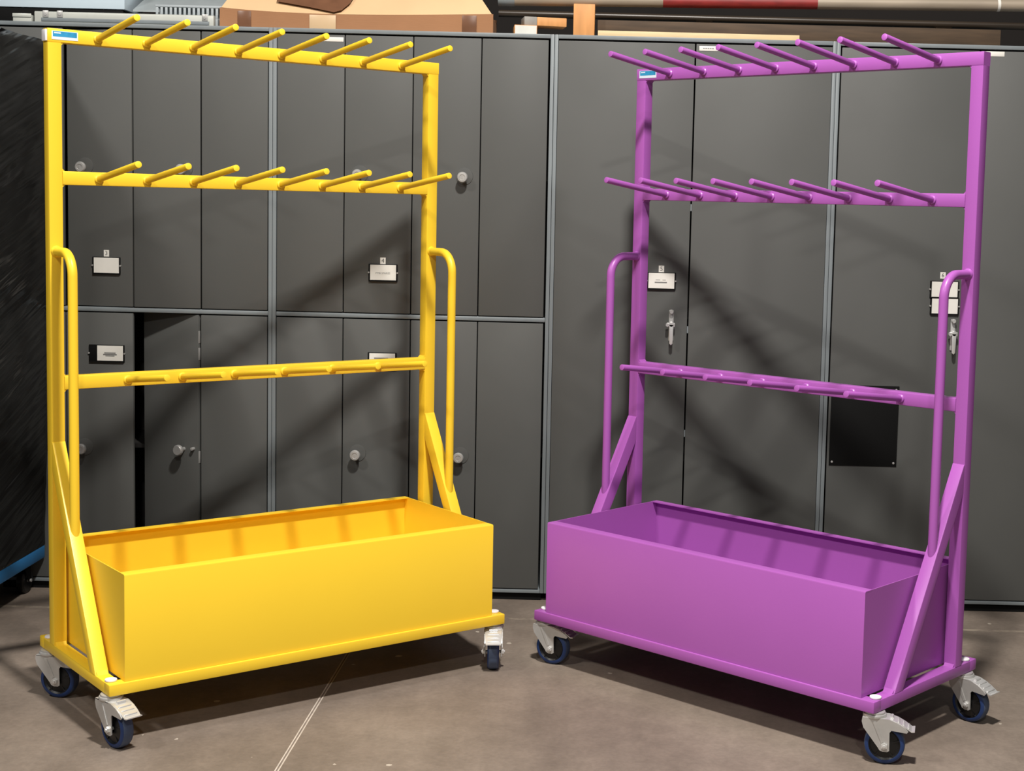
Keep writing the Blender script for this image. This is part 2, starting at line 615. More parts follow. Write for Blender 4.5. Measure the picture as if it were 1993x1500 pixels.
CAB = 'steel cabinets in a row'
ZU0, ZU1, ZL0, ZL1 = 1.022, 1.986, 0.044, 0.999

# ---- cabinet 3 (left, lower right bi-fold standing ajar)
x0, x1 = XS[0], XS[1]
cabA = thing('steel_cabinet', 'charcoal steel cabinet tagged 3 with a lower folding door ajar, behind yellow rack', 'cabinet', (0, 0, 0), 0, CAB)
carcass(cabA, x0, x1, True)
FOLD = [x0 + 0.0145, -1.9575, -1.7175, -1.4785, x1 - 0.0145]
G = 0.0025


def bifold(root, i, up, gl=G, gr=G):
    return door(root, 'door_panel', FOLD[i] + gl, FOLD[i + 1] - gr, ZU0 if up else ZL0, ZU1 if up else ZL1)


for i in range(4):
    d = bifold(cabA, i, True, G if i != 1 else 0.0035)
    if i == 1:
        knob(d, -1.894, 1.508)
        nameplate(d, -1.814, 1.1655, [])
        number_tag(d, -1.8145, 1.2085, '3')
        a_ = -math.radians(5)      # this panel stands slightly folded in at its left edge
        piv = Matrix.Translation((-1.7195, CY0 + 0.001, 0))
        d.matrix_local = piv @ Matrix.Rotation(a_, 4, 'Z') @ piv.inverted()
    if i == 2:
        knob(d, -1.541, 1.508)
for i in (0, 1, 3):
    d = bifold(cabA, i, False, G if i != 3 else -0.001, G)
    if i == 1:
        knob(d, -1.897, 0.515)
        nameplate(d, -1.800, 0.8555, [], shift=0.012, blank_bars=[(-0.020, 0.020, -0.001, 0.0035), (-0.024, 0.024, -0.0065, -0.002), (-0.016, 0.016, -0.0105, -0.0075)])
# the ajar inner panel swings into the cabinet about its right edge
b = MB()
pw = 0.232
b.box(-pw, 0, 0, 0.018, ZL0, ZL1, 0.0018)
ajar = b.build('door_panel', M['door_grey'], cabA, 'folding panel swung inwards')
ajar.location = (-1.4895, CY0 + 0.004, 0)
ajar.rotation_euler = (0, 0, -math.radians(20))
b = MB()
b.lathe([(0.007, 0.0), (0.007, -0.020), (0.016, -0.024), (0.019, -0.030), (0.019, -0.038), (0.016, -0.042), (0.0, -0.042)], (-0.062, 0, 0.516), (0, 1, 0), 28, closed=False)
b.build('knob', M['zinc'], ajar, 'round steel lock knob')
b = MB()
b.cyl((-0.020, 0.001, 0.520), (-0.020, -0.014, 0.520), 0.006, n=14, bevel=0.001)
b.build('catch', M['zinc'], ajar)
for z in (0.86, 0.92, 0.49):
    MB().box(-0.0035, 0.0015, 0.001, 0.012, z - 0.022, z + 0.022, 0.0008).build('hinge', M['zinc'], ajar)
# things standing inside on its shelf, seen through the gap
b = MB()
b.box(-1.722, -1.688, 5.445, 5.60, 0.5155, 0.60, 0.002)
o = b.build('carton', M['paper'])
tag(o, 'small pale carton inside cabinet 3, seen through the ajar door gap', 'box')
b = MB()
b.box(-1.728, -1.708, 5.62, 5.74, 0.5155, 0.935, 0.001)
o = b.build('ring_binder', M['paper'])
tag(o, 'tall white binder inside cabinet 3, upper pale thing in the door gap', 'binder')
o.location = (0, 0, 0)

# ---- cabinet 4
x0, x1 = XS[1], XS[2]
cabB = thing('steel_cabinet', 'charcoal steel cabinet tagged 4 with four folding door panels, between the two racks', 'cabinet', (0, 0, 0), 0, CAB)
carcass(cabB, x0, x1, True)
FOLD = [x0 + 0.0145, -0.9775, -0.7395, -0.5025, x1 - 0.0185]
for up in (True, False):
    for i in range(4):
        d = bifold(cabB, i, up, 0.0018, 0.0018)
        z = 1.505 if up else 0.517
        if i == 1:
            knob(d, -0.9265, z)
            if up:
                nameplate(d, -0.8375, 1.165, ['PMB SPARES'], size=0.0098)
                number_tag(d, -0.8385, 1.2065, '4')
            else:
                nameplate(d, -0.8375, 0.8525, [], blank_bars=[(-0.028, 0.022, 0.008, 0.012), (-0.028, 0.024, 0.002, 0.006)])
        if i == 2:
            knob(d, -0.5605, z)
        if up and i == 0:
            top_label(d, -1.052, -0.983, 1.9625, 1.9775, False)

# ---- cabinet 5
x0, x1 = XS[2], XS[3]
cabC = thing('steel_cabinet', 'charcoal steel cabinet tagged 5 with two full-height doors, behind purple rack', 'cabinet', (0, 0, 0), 0, CAB)
carcass(cabC, x0, x1, False)
MIDC = 0.2395
d = door(cabC, 'door', x0 + 0.0145, MIDC - 0.0025, ZL0, ZU1)
turn_handle(d, 0.181, 1.060)
nameplate(d, 0.142, 1.1605, [], blank_bars=[(-0.020, -0.004, 0.0025, 0.0045), (0.004, 0.016, 0.0025, 0.0045), (-0.023, 0.020, -0.0075, -0.003)])
number_tag(d, 0.1415, 1.2025, '5')
d = door(cabC, 'door', MIDC + 0.0025, x1 - 0.0145, ZL0, ZU1)
top_label(d, 0.252, 0.317, 1.9625, 1.979)
for z in (1.42, 0.99, 0.62):
    MB().box(MIDC - 0.0022, MIDC + 0.0022, CY0 + 0.002, CY0 + 0.012, z - 0.012, z + 0.012).build('hinge_knuckle', M['frame_grey'], cabC)

# ---- cabinet 6
x0, x1 = XS[3], XS[4]
cabD = thing('steel_cabinet', 'charcoal steel cabinet tagged 6 with a square black plate, rightmost of the row', 'cabinet', (0, 0, 0), 0, CAB)
carcass(cabD, x0, x1, False)
MIDD = 1.228
d = door(cabD, 'door', x0 + 0.0185, MIDD - 0.0025, ZL0, ZU1)
turn_handle(d, 1.175, 1.052)
nameplate(d, 1.139, 1.155, [], blank_bars=[(-0.012, -0.004, 0.006, 0.012), (-0.016, -0.006, -0.014, -0.010)])
nameplate(d, 1.142, 1.0965, [])
number_tag(d, 1.132, 1.2045, '6')
b = MB()
b.box(0.7555, 0.996, CY0 - 0.003, CY0, 0.520, 0.808, 0.0008)
pl = b.build('cover_plate', M['black'], d, 'square matt black plate')
for sx in (0.766, 0.985):
    for sz in (0.533, 0.795):
        MB().cyl((sx, CY0 - 0.0045, sz), (sx, CY0 - 0.002, sz), 0.0040, n=12, bevel=0.0006).build('rivet', M['zinc'], d)
d = door(cabD, 'door', MIDD + 0.0025, x1 - 0.0145, ZL0, ZU1)
top_label(d, MIDD + 0.012, 1.311, 1.968, 1.985, False)

# ------------------------------------------------------------------ the two peg racks
L, D = 1.2235, 0.5451
ZT, HB, W = 0.168, 0.031, 0.0371
ZB = ZT - HB
YU = 0.0847
YF = YU + W
HT, Z2, Z3 = 1.8578, 1.4593, 0.8994
RX0, RY0 = L / 2, D / 2     # root sits at the middle of the base


def lx(x):
    return x - RX0


def ly(y):
    return RY0 - y          # front (towards viewer) is -Y in root space


def rack_location(px, py, rz):
    c, s = math.cos(rz), math.sin(rz)
    return (px + c * RX0 + s * RY0, py + s * RX0 - c * RY0, 0)


def make_caster(paint):
    """origin under the frame rail, wheel trails towards +X; returns the caster part with its sub-parts"""
    b = MB()
    b.cyl((0, 0, -0.001), (0, 0, -0.006), 0.027, n=28, bevel=0.001)
    b.cyl((0, 0, -0.006), (0, 0, -0.016), 0.031, n=28, bevel=0.003)
    b.cyl((0, 0, 0.004), (0, 0, -0.003), 0.010, n=12)
    c = b.build('caster', M['zinc'])
    ax, az, R = 0.028, -0.0845, 0.0525
    prof = [(-0.030, -0.0135), (-0.0315, -0.024), (-0.027, -0.040), (ax - 0.0155, az - 0.006), (ax - 0.012, az - 0.012), (ax - 0.004, az - 0.0155),
            (ax + 0.008, az - 0.0155), (ax + 0.0135, az - 0.012), (ax + 0.0125, az + 0.036), (ax + 0.017, az + 0.042), (ax + 0.056, az + 0.0385),
            (ax + 0.060, az + 0.0435), (ax + 0.052, az + 0.051), (ax + 0.034, az + 0.062), (ax + 0.010, az + 0.0705), (0.028, -0.0135)]
    b = MB()
    for sy in (-1, 1):
        ya, yb = sorted((sy * 0.0235, sy * 0.0268))
        b.prism(prof, 'y', ya, yb)
        # stiffening rib pressed into the plate
        yr = sorted((sy * 0.0268, sy * 0.0285))
        b.prism([(-0.004, -0.022), (0.004, -0.022), (ax - 0.002, az + 0.012), (ax - 0.008, az + 0.008)], 'y', yr[0], yr[1])
    b.box(-0.030, 0.028, -0.0268, 0.0268, -0.0170, -0.0130, 0.001)
    b.build('fork', M['zinc'], c, 'pressed zinc fork')
    b = MB()
    b.lathe([(0.012, -0.017), (0.036, -0.0125), (0.042, -0.0165), (0.042, 0.0165), (0.036, 0.0125), (0.012, 0.017)], (ax, 0, az), (0, 1, 0), 36)
    for k in range(5):
        a = 2 * PI * k / 5
        b.box(-0.0018, 0.0018, -0.0155, 0.0155, 0.012, 0.040, mtx=Matrix.Translation((ax, 0, az)) @ Matrix.Rotation(a, 4, 'Y'))
    b.build('wheel_hub', M['black_plastic'], c, 'black wheel hub')
    b = MB()
    b.lathe([(0.041, -0.0175), (0.0465, -0.0172), (0.0505, -0.0145), (0.0505, 0.0145), (0.0465, 0.0172), (0.041, 0.0175)], (ax, 0, az), (0, 1, 0), 44)
    b.build('tyre', M['blue_rubber'], c, 'blue rubber tyre')
    b = MB()
    b.lathe([(0.0500, -0.0145), (R - 0.0006, -0.0120), (R, -0.0060), (R, 0.0060), (R - 0.0006, 0.0120), (0.0500, 0.0145)], (ax, 0, az), (0, 1, 0), 44)
    b.build('tread', M['tread'], c, 'greyish rolling tread')
    b = MB()
    b.cyl((ax, -0.036, az), (ax, 0.036, az), 0.0045, n=12, bevel=0.0008)
    for sy in (-1, 1):
        b.cyl((ax, sy * 0.0268, az), (ax, sy * 0.033, az), 0.0085, n=6)
    b.build('axle_bolt', M['chrome'], c)
    # brake pedal: a bent plate over the arm with tread ridges
    b = MB()
    top = [(0.020, -0.0135), (0.040, -0.0145), (0.060, -0.020), (0.078, -0.029), (0.096, -0.041), (0.104, -0.040)]
    th = 0.0028
    poly = top + [(x_, z_ - th) for x_, z_ in reversed(top)]
    b.prism(poly, 'y', -0.0235, 0.0235)
    for k in range(3):
        tx = 0.062 + 0.013 * k
        tz = -0.0205 - (tx - 0.060) * 0.55
        b.box(-0.0022, 0.0022, -0.018, 0.018, 0, 0.0028, 0.0006, mtx=Matrix.Translation((tx, 0, tz)) @ Matrix.Rotation(0.5, 4, 'Y'))
    b.cyl((0.045, -0.012, -0.014), (0.045, 0.012, -0.014), 0.0045, n=10)
    b.build('brake_pedal', M['chrome'], c, 'shiny brake pedal')
    return c


def make_rack(paint, name, label, loc, rz, caster_proto, caster_dirs, left_plug):
    root = thing(name, label, 'rack trolley', loc, rz, 'wheeled peg racks')

    def B():
        return MB()
    bev = 0.0028
    # ---- base rails
    B().box(lx(0), lx(L), ly(D), ly(D - W), ZB, ZT, bev).build('base_rail', paint, root)
    B().box(lx(0), lx(L), ly(W), ly(0), ZB, ZT, bev).build('base_rail', paint, root)
    for xa in (0, L - W):
        b = B()
        b.box(lx(xa), lx(xa + W), ly(D - W + 0.004), ly(W - 0.004), ZB, ZT, 0.003)
        # weld fillets towards the corner
        b.build('base_rail', paint, root)
    # ---- uprights with welded feet
    for xa in (0, L - W):
        b = B()
        b.box(lx(xa), lx(xa + W), ly(YF), ly(YU), ZT, HT - W, 0.0)
        es = [e for e in b.bm.edges if abs(e.verts[0].co.z - e.verts[1].co.z) > 0.5]
        bmesh.ops.bevel(b.bm, geom=es, offset=bev, segments=2, profile=0.5, affect='EDGES')
        b.prism([(ly(YF), ZT), (ly(YF + 0.008), ZT), (ly(YF), ZT + 0.008)], 'x', lx(xa + 0.004), lx(xa + W - 0.004))
        b.build('upright', paint, root)
    # ---- crossbars (top one runs over the uprights)

    def bar(xa, xb, zc, ends=True):
        b = B()
        b.box(lx(xa), lx(xb), ly(YF), ly(YU), zc - W / 2, zc + W / 2, 0.0)
        es = [e for e in b.bm.edges if abs(e.verts[0].co.x - e.verts[1].co.x) > 0.5]
        bmesh.ops.bevel(b.bm, geom=es, offset=bev, segments=2, profile=0.5, affect='EDGES')
        f = 0.0065
        yy = (ly(YF - 0.003), ly(YU + 0.003))
        if ends:
            for sg, xe in ((1, xa), (-1, xb)):
                for sz in (1, -1):
                    b.prism([(lx(xe), zc + sz * W / 2), (lx(xe + sg * f), zc + sz * W / 2), (lx(xe), zc + sz * (W / 2 + f))], 'y', yy[0], yy[1])
        else:
            for sg, xe in ((1, W), (-1, L - W)):
                b.prism([(lx(xe), zc - W / 2), (lx(xe + sg * f), zc - W / 2), (lx(xe), zc - W / 2 - f)], 'y', yy[0], yy[1])
        return b.build('crossbar', paint, root)
    bar(0, L, HT - W / 2, False)
    bar(W, L - W, Z2)
    bar(W, L - W, Z3)
    if left_plug:
        b = B()
        b.box(lx(-0.005), lx(0.001), ly(YF - 0.003), ly(YU + 0.003), HT - W + 0.003, HT - 0.003, 0.002)
        b.build('end_plug', M['white_plastic'], root, 'pale plastic end plug')

    # ---- pegs: one mesh per row, copied
    def peg_row(xs, z, length, tilt):
        proto = None
        for x in xs:
            if proto is None:
                b = B()
                tip = Vector((0, -length * math.cos(tilt), length * math.sin(tilt)))
                dr = tip.normalized()
                b.cyl(dr * 0.0, tip, 0.0090, n=20, bevel=0.0008)
                b.lathe([(0.0092, 0.004), (0.0125, 0.001), (0.0125, -0.003), (0.0, -0.003)], (0, -0.003, 0.0004), (0, -1, math.tan(tilt)), 20, closed=False)
                proto = b.build('peg', paint, root)
                o = proto
            else:
                o = proto.copy()
                COL.objects.link(o)
                o.parent = root
            o.location = (lx(x), ly(YF), z)
    peg_row([0.1360 + 0.1358 * i for i in range(8)], HT - W / 2, 0.285, 0.1253)
    peg_row([0.1360 + 0.1358 * i for i in range(8)], Z2, 0.2905, 0.1336)
    peg_row([0.2133 + 0.1600 * i for i in range(6)], Z3, 0.2856, 0.1231)

    # ---- braces: square tube from upright down to the side rail
    for xa in (0, L - W):
        b = B()
        ya, za = YF + 0.004, 0.735        # top edge of sloping face at the upright
        yb = 0.4440                       # where it meets the rail
        back = 0.0438
        pts = [(ly(ya), za), (ly(yb), ZT), (ly(yb - back), ZT), (ly(YF), 0.656), (ly(YF), za + 0.003)]
        before = set(b.bm.faces)
        b.prism(pts, 'x', lx(xa + 0.0003), lx(xa + W - 0.0003))
        es = [e for e in b.bm.edges if abs(e.verts[0].co.x - e.verts[1].co.x) < 1e-6 and abs(e.verts[0].co.z - e.verts[1].co.z) > 0.3]
        bmesh.ops.bevel(b.bm, geom=es, offset=0.0030, segments=2, profile=0.5, affect='EDGES')
        b.prism([(ly(yb), ZT), (ly(yb + 0.007), ZT), (ly(yb - 0.005), ZT + 0.009)], 'x', lx(xa + 0.004), lx(xa + W - 0.004))
        b.build('brace', paint, root)
    # ---- grab handles
    for xa in (0, L - W):
        xc = xa + W / 2
        hz, yh, rb, r = 1.2600, YF + 0.1240, 0.062, 0.0128
        path = [(lx(xc), ly(YF - 0.001), hz), (lx(xc), ly(yh - rb), hz)]
        for k in range(1, 12):
            a = PI / 2 * k / 12
            path.append((lx(xc), ly(yh - rb + rb * math.sin(a)), hz - rb + rb * math.cos(a)))
        path += [(lx(xc), ly(yh), hz - rb), (lx(xc), ly(yh), 0.522), (lx(xc), ly(yh), 0.500)]
        b = B()
        b.sweep(path, r, 20)
        b.lathe([(r * 1.0, -0.006), (r * 1.28, 0.0), (r * 1.28, 0.003), (0, 0.003)], (lx(xc), ly(YF), hz), (0, 1, 0), 20, closed=False)
        b.build('grab_handle', paint, root)
    # ---- trough
    t = 0.003
    bx0, bx1, by0, by1, bz = 0.0435, L - 0.0435, 0.0168, 0.5381, 0.4492
    b = B()
    b.box(lx(bx0), lx(bx1), ly(by1), ly(by0), ZT + 0.0005, ZT + 0.0035)
    tr = b.build('trough', paint, root, 'open sheet metal trough')
    lip, lipb = 0.034, 0.024
    b = B()
    b.prism([(ly(by1), ZT + 0.0035), (ly(by1), bz - 0.004), (ly(by1 - 0.0015), bz - 0.001), (ly(by1 - 0.004), bz), (ly(by1 - lip), bz), (ly(by1 - lip), bz - t),
             (ly(by1 - t), bz - t), (ly(by1 - t), ZT + 0.0035)], 'x', lx(bx0), lx(bx1))
    b.build('front_panel', paint, tr)
    b = B()
    b.prism([(ly(by0), ZT + 0.0035), (ly(by0), bz), (ly(by0 + lipb), bz), (ly(by0 + lipb), bz - t), (ly(by0 + t), bz - t), (ly(by0 + t), ZT + 0.0035)], 'x', lx(bx0), lx(bx1))
    b.build('rear_panel', paint, tr)
    for xa in (bx0 + 0.0002, bx1 - t - 0.0002):
        b = B()
        b.box(lx(xa), lx(xa + t), ly(by1 - t), ly(by0 + t), ZT + 0.0035, bz - 0.0002)
        b.build('end_panel', paint, tr)
    # ---- white caps over the caster bolts
    cp = None
    spots = [(0.0175, 0.510), (L - 0.0175, 0.510), (0.0175, 0.040), (L - 0.0175, 0.040)]
    for sx, sy in spots:
        if cp is None:
            b = B()
            b.cyl((0, 0, 0), (0, 0, 0.006), 0.0155, n=24, bevel=0.002)
            cp = b.build('bolt_cap', M['white_plastic'], root, 'round white plastic cap')
            o = cp
        else:
            o = cp.copy()
            COL.objects.link(o)
            o.parent = root
        o.location = (lx(sx), ly(sy), ZT)
    # ---- casters, each swivelled its own way (directions given in world space)
    for (sx, sy), (ux, uy) in zip(spots, caster_dirs):
        a = math.atan2(uy, ux) - rz
        mt = Matrix.Translation((lx(sx), ly(sy), ZB)) @ Matrix.Rotation(a, 4, 'Z')
        dup(caster_proto, root, mt)
    # ---- supplier's sticker at the left end of the top bar
    b = B()
    yy = ly(YF)
    xa, xb, za, zb = lx(0.011), lx(0.081), HT - 0.0295, HT - 0.0065
    b.box(xa, xb, yy - 0.0008, yy, za, zb, mi=1)
    b.box(xa + 0.003, xb - 0.003, yy - 0.0010, yy - 0.0005, za + 0.008, zb - 0.0012, mi=0)
    b.box(xa + 0.006, xa + 0.024, yy - 0.0012, yy - 0.0008, zb - 0.0070, zb - 0.0035, mi=1)
    b.build('sticker', [M['sticker_blue'], M['sticker_white']], root, 'small blue and white sticker', smooth=False)
    return root


proto = make_caster(None)
Y_LOC = (-1.6248, 4.1835, 0.6772)
P_LOC = (0.1152, 4.9899, -0.7186)
rack_y = make_rack(M['yellow'], 'peg_rack', 'bright yellow wheeled peg rack with a deep yellow trough', rack_location(*Y_LOC), Y_LOC[2], proto,
                   [(0.778, -0.627), (0.085, -0.996), (0.985, -0.17), (0.6, 0.8)], True)
rack_p = make_rack(M['purple'], 'peg_rack', 'purple wheeled peg rack with a deep purple trough', rack_location(*P_LOC), P_LOC[2], proto,
                   [(0.917, -0.394), (0.975, -0.22), (0.4, 0.9), (0.712, -0.68)], False)
for ch in list(proto.children):
    bpy.data.objects.remove(ch)
bpy.data.objects.remove(proto)

# ------------------------------------------------------------------ black wrapped load on a blue dolly at the left
DX0, DX1, DY0, DY1 = -2.86, -2.035, 4.16, 5.300
dolly = thing('dolly', 'blue framed dolly on black casters under the wrapped load', 'dolly', ((DX0 + DX1) / 2, (DY0 + DY1) / 2, 0))
hx, hy = (DX1 - DX0) / 2, (DY1 - DY0) / 2
b = MB()
b.box(hx - 0.045, hx, -hy, hy, 0.117, 0.164, 0.005)
b.box(-hx, -hx + 0.045, -hy, hy, 0.117, 0.164, 0.005)
b.box(-hx + 0.045, hx - 0.045, hy - 0.045, hy, 0.117, 0.164, 0.004)
b.box(-hx + 0.045, hx - 0.045, -hy, -hy + 0.045, 0.117, 0.164, 0.004)
b.box(-hx + 0.045, hx - 0.045, -0.02, 0.02, 0.117, 0.160, 0.004)
b.build('frame', M['blue_paint'], dolly, 'bright blue steel frame')
for sx in (-1, 1):
    for sy in (-1, 1):
        cx_, cy_ = sx * (hx - 0.055), sy * (hy - 0.075)
        b = MB()
        b.cyl((cx_, cy_, 0.117), (cx_, cy_, 0.102), 0.028, n=20)
        for s2 in (-1, 1):
            b.prism([(cy_ - 0.026, 0.104), (cy_ + 0.026, 0.104), (cy_ + 0.036, 0.045), (cy_ + 0.024, 0.036), (cy_ + 0.012, 0.045)], 'x',
                    *sorted((cx_ + s2 * 0.018, cx_ + s2 * 0.021)))
        c = b.build('caster', M['black'], dolly)
        b = MB()
        b.lathe([(0.006, -0.012), (0.040, -0.014), (0.046, -0.009), (0.046, 0.009), (0.040, 0.014), (0.006, 0.012)], (cx_, cy_ + 0.022, 0.046), (1, 0, 0), 28)
        b.build('wheel', M['black_plastic'], c)
        b = MB()
        b.cyl((cx_ - 0.026, cy_ + 0.022, 0.046), (cx_ + 0.026, cy_ + 0.022, 0.046), 0.006, n=10)
        b.build('axle_bolt', M['zinc'], c)

bm = bmesh.new()
bmesh.ops.create_cube(bm, size=1.0)
z0, z1 = 0.1645, 1.945
for v in bm.verts:
    v.co = Vector(((DX0 + DX1) / 2 + v.co.x * (DX1 - DX0), (DY0 + DY1) / 2 + v.co.y * (DY1 - DY0), (z0 + z1) / 2 + v.co.z * (z1 - z0)))
bmesh.ops.subdivide_edges(bm, edges=bm.edges[:], cuts=55, use_grid_fill=True)
cc = Vector(((DX0 + DX1) / 2, (DY0 + DY1) / 2, (z0 + z1) / 2))
bm.normal_update()
offs = []
for v in bm.verts:
    p = v.co
    q = Vector((p.x * 0.9 + p.y * 0.9, (p.y + p.x) * 0.8 - p.z * 0.25, p.z * 9 - (p.y + p.x) * 3.2))
    n1 = noise.noise(q * 1.25)
    n2 = noise.noise(Vector((p.x * 2, p.y * 2, p.z * 1.5)))
    n3 = noise.noise(Vector((p.x * 4, p.y * 4, p.z * 22 - (p.y + p.x) * 8)))
    k = min(1.0, (p.z - z0) / 0.1)
    offs.append(v.normal * (-0.006 + (0.006 * n1 + 0.007 * n2 + 0.0035 * n3)) * k)
for v, o_ in zip(bm.verts, offs):
    v.co += o_
    if v.co.x > (DX0 + DX1) / 2 + 0.3:          # the stack leans out a little above its foot
        v.co.x += 0.026 * min(1.0, max(0.0, (v.co.z - z0) / 0.55))
me = bpy.data.meshes.new('wrapped_load')
bm.to_mesh(me)
bm.free()
me.materials.append(M['film'])
for p_ in me.polygons:
    p_.use_smooth = True
load = bpy.data.objects.new('wrapped_load', me)
COL.objects.link(load)
tag(load, 'tall load wrapped in wrinkled black stretch film at the left edge', 'pallet load')

# ------------------------------------------------------------------ stuff lying on top of the cabinets
TOP = CTOP + 0.0003
# long drawer slides under the trunking
s = thing('drawer_slide', 'long pale metal drawer slide lying flat on cabinet 3', 'rail', (-1.755, 5.40, TOP))
b = MB()
b.prism([(-0.014, 0.0), (0.014, 0.0), (0.014, 0.044), (-0.010, 0.044), (-0.014, 0.040)], 'x', -0.330, 0.300, bevel=0.0008)
b.build('rail', M['alu'], s)
b = MB()
b.box(-0.305, 0.285, -0.018, -0.0142, 0.010, 0.022, 0.001)
b.build('inner_rail', M['frame_grey'], s)
for xx in (-0.29, -0.24, 0.270):
    b = MB()
    b.box(xx - 0.010, xx + 0.010, -0.017, -0.0142, 0.024, 0.047, 0.001)
    b.cyl((xx, -0.0195, 0.034), (xx, -0.016, 0.034), 0.004, n=10)
    b.build('bracket', M['zinc'], s)
s2 = thing('drawer_slide', 'short pale metal slide end poking out left on cabinet 3, above the wrapped load', 'rail', (-2.13, 5.395, TOP))
b = MB()
b.box(-0.030, 0.036, -0.012, 0.012, 0.0, 0.030, 0.002)
b.box(-0.030, 0.036, -0.016, -0.012, 0.022, 0.034, 0.001)
b.build('rail', M['alu'], s2)

# pale steel housing, blue sky reflection put into its colour, with black base
h = thing('equipment_case', 'pale steel case with painted-in blue sky reflection and black base on cabinet 3, top left corner', 'case', (-2.03, 5.56, TOP))
b = MB()
b.box(-0.32, 0.235, -0.09, 0.12, 0.066, 0.20, 0.004)
b.build('housing', M['steel_sky_tint'], h, 'housing with painted-in blue sky reflection')
b = MB()
b.box(-0.31, 0.228, -0.085, 0.115, 0.0, 0.066, 0.003)
b.build('base', M['black'], h, 'black base')

# folded grey tray behind the trunking
tr = thing('metal_tray', 'folded grey sheet metal tray with sloping top beside the pale case', 'tray', (-1.60, 5.60, TOP))
b = MB()
b.prism([(-0.10, 0.064), (-0.10, 0.070), (0.08, 0.145), (0.08, 0.139)], 'x', -0.175, 0.165)
b.build('sloping_panel', M['tray_grey'], tr)
b = MB()
b.box(-0.172, 0.162, -0.095, 0.09, 0.0, 0.060, 0.002)
b.build('dark_body', M['black'], tr, 'dark body')
# slotted cable trunking
ct = thing('cable_trunking', 'grey slotted cable trunking with a row of dark slots on cabinet 3', 'trunking', (-1.553, 5.45, TOP + 0.0))
b = MB()
b.box(-0.118, 0.114, -0.022, 0.022, 0.0, 0.036, 0.001)
b.box(-0.118, 0.114, 0.019, 0.022, 0.036, 0.082, 0.0005)
b.build('channel', M['plastic_grey'], ct)
b = MB()
b.box(-0.120, 0.116, -0.024, 0.024, 0.0735, 0.082, 0.002)
b.build('lid', M['plastic_grey'], ct)
pitch = 0.0163
for k in range(15):
    xk = -0.118 + pitch * k
    MB().box(xk, xk + 0.0088 - (0.0 if k < 14 else 0.004), -0.022, -0.019, 0.036, 0.0735, 0.0004).build('finger', M['plastic_grey'], ct)

# cardboard carton: low tray with a leaning flap
cb = thing('cardboard_box', 'wide flattened cardboard box with loose flaps and tape on cabinet 4', 'box', (-0.955, 5.40, TOP))
bx0, bx1 = -0.482, 0.482


def topz(u):                 # bowed top edge of front wall
    return 0.074 - 0.014 * math.sin(PI * min(1, max(0, u)) ** 0.8)


NS = 24
b = MB()
va, vb, vc, vd = [], [], [], []
for i in range(NS + 1):
    u = i / NS
    x = bx0 + (bx1 - bx0) * u
    z = topz(u)
    va.append(b.bm.verts.new((x, 0.0, 0.0)))
    vb.append(b.bm.verts.new((x, -0.002 * math.sin(u * 9), z)))
    vc.append(b.bm.verts.new((x, 0.004, z)))
    vd.append(b.bm.verts.new((x, 0.004, 0.0)))
for i in range(NS):
    for p, q in ((va, vb), (vb, vc), (vc, vd), (vd, va)):
        b.bm.faces.new((p[i], p[i + 1], q[i + 1], q[i]))
for i in (0, NS):
    b.bm.faces.new((va[i], vb[i], vc[i], vd[i]))
bmesh.ops.recalc_face_normals(b.bm, faces=b.bm.faces[:])
b.box(bx0, bx0 + 0.004, 0.004, 0.15, 0, 0.07)
b.box(bx1 - 0.004, bx1, 0.004, 0.15, 0, 0.058)
b.box(bx0, bx1, 0.146, 0.15, 0, 0.07)
b.box(bx0, bx1, 0.004, 0.146, 0, 0.004)
b.build('tray', M['cardboard'], cb)
b = MB()
r0, r1, r2, r3 = [], [], [], []
for i in range(NS + 1):
    u = i / NS
    x = bx0 + 0.004 + (bx1 - bx0 - 0.010) * u
    xt = bx0 + 0.035 + (bx1 - bx0 - 0.105) * u
    z = topz(u) + 0.001
    r0.append(b.bm.verts.new((x, 0.005, z)))
    r1.append(b.bm.verts.new((xt, 0.115 + 0.006 * math.sin(5 * u), z * 0.4 + 0.135)))
    r2.append(b.bm.verts.new((xt, 0.119 + 0.006 * math.sin(5 * u), z * 0.4 + 0.132)))
    r3.append(b.bm.verts.new((x, 0.009, z - 0.003)))
for i in range(NS):
    for p, q in ((r0, r1), (r1, r2), (r2, r3), (r3, r0)):
        b.bm.faces.new((p[i], p[i + 1], q[i + 1], q[i]))
for i in (0, NS):
    b.bm.faces.new((r0[i], r1[i], r2[i], r3[i]))
bmesh.ops.recalc_face_normals(b.bm, faces=b.bm.faces[:])
b.build('flap', M['cardboard_lit'], cb, 'leaning front flap in a painted lit tone')
b = MB()
pf = [(-0.290, 0.165), (-0.290, 0.105), (-0.170, 0.085), (-0.080, 0.067), (-0.055, 0.075), (-0.030, 0.105), (-0.010, 0.165)]
fa = [b.bm.verts.new((x_, (z_ - 0.06) * 1.05 - 0.010, z_)) for x_, z_ in pf]
fb = [b.bm.verts.new((x_, (z_ - 0.06) * 1.05 - 0.006, z_)) for x_, z_ in pf]
b.bm.faces.new(fa)
b.bm.faces.new(fb)
for i in range(len(pf)):
    b.bm.faces.new((fa[i], fa[(i + 1) % len(pf)], fb[(i + 1) % len(pf)], fb[i]))
bmesh.ops.recalc_face_normals(b.bm, faces=b.bm.faces[:])
b.build('side_flap', M['tape_flap_shade'], cb, 'bent flap in a painted shade tone')  # brown colour imitates shade on the flap's underside
for (ta, tb, m_) in ((-0.418, -0.371, 'tape_flap_shade'), (-0.165, -0.072, 'tape_pale'), (0.373, 0.424, 'tape_flap_shade')):
    u = ((ta + tb) / 2 - bx0) / (bx1 - bx0)
    MB().box(ta, tb, -0.0042, -0.0018, 0.001, topz(u) - 0.004, 0.0004).build('tape', M[m_], cb)

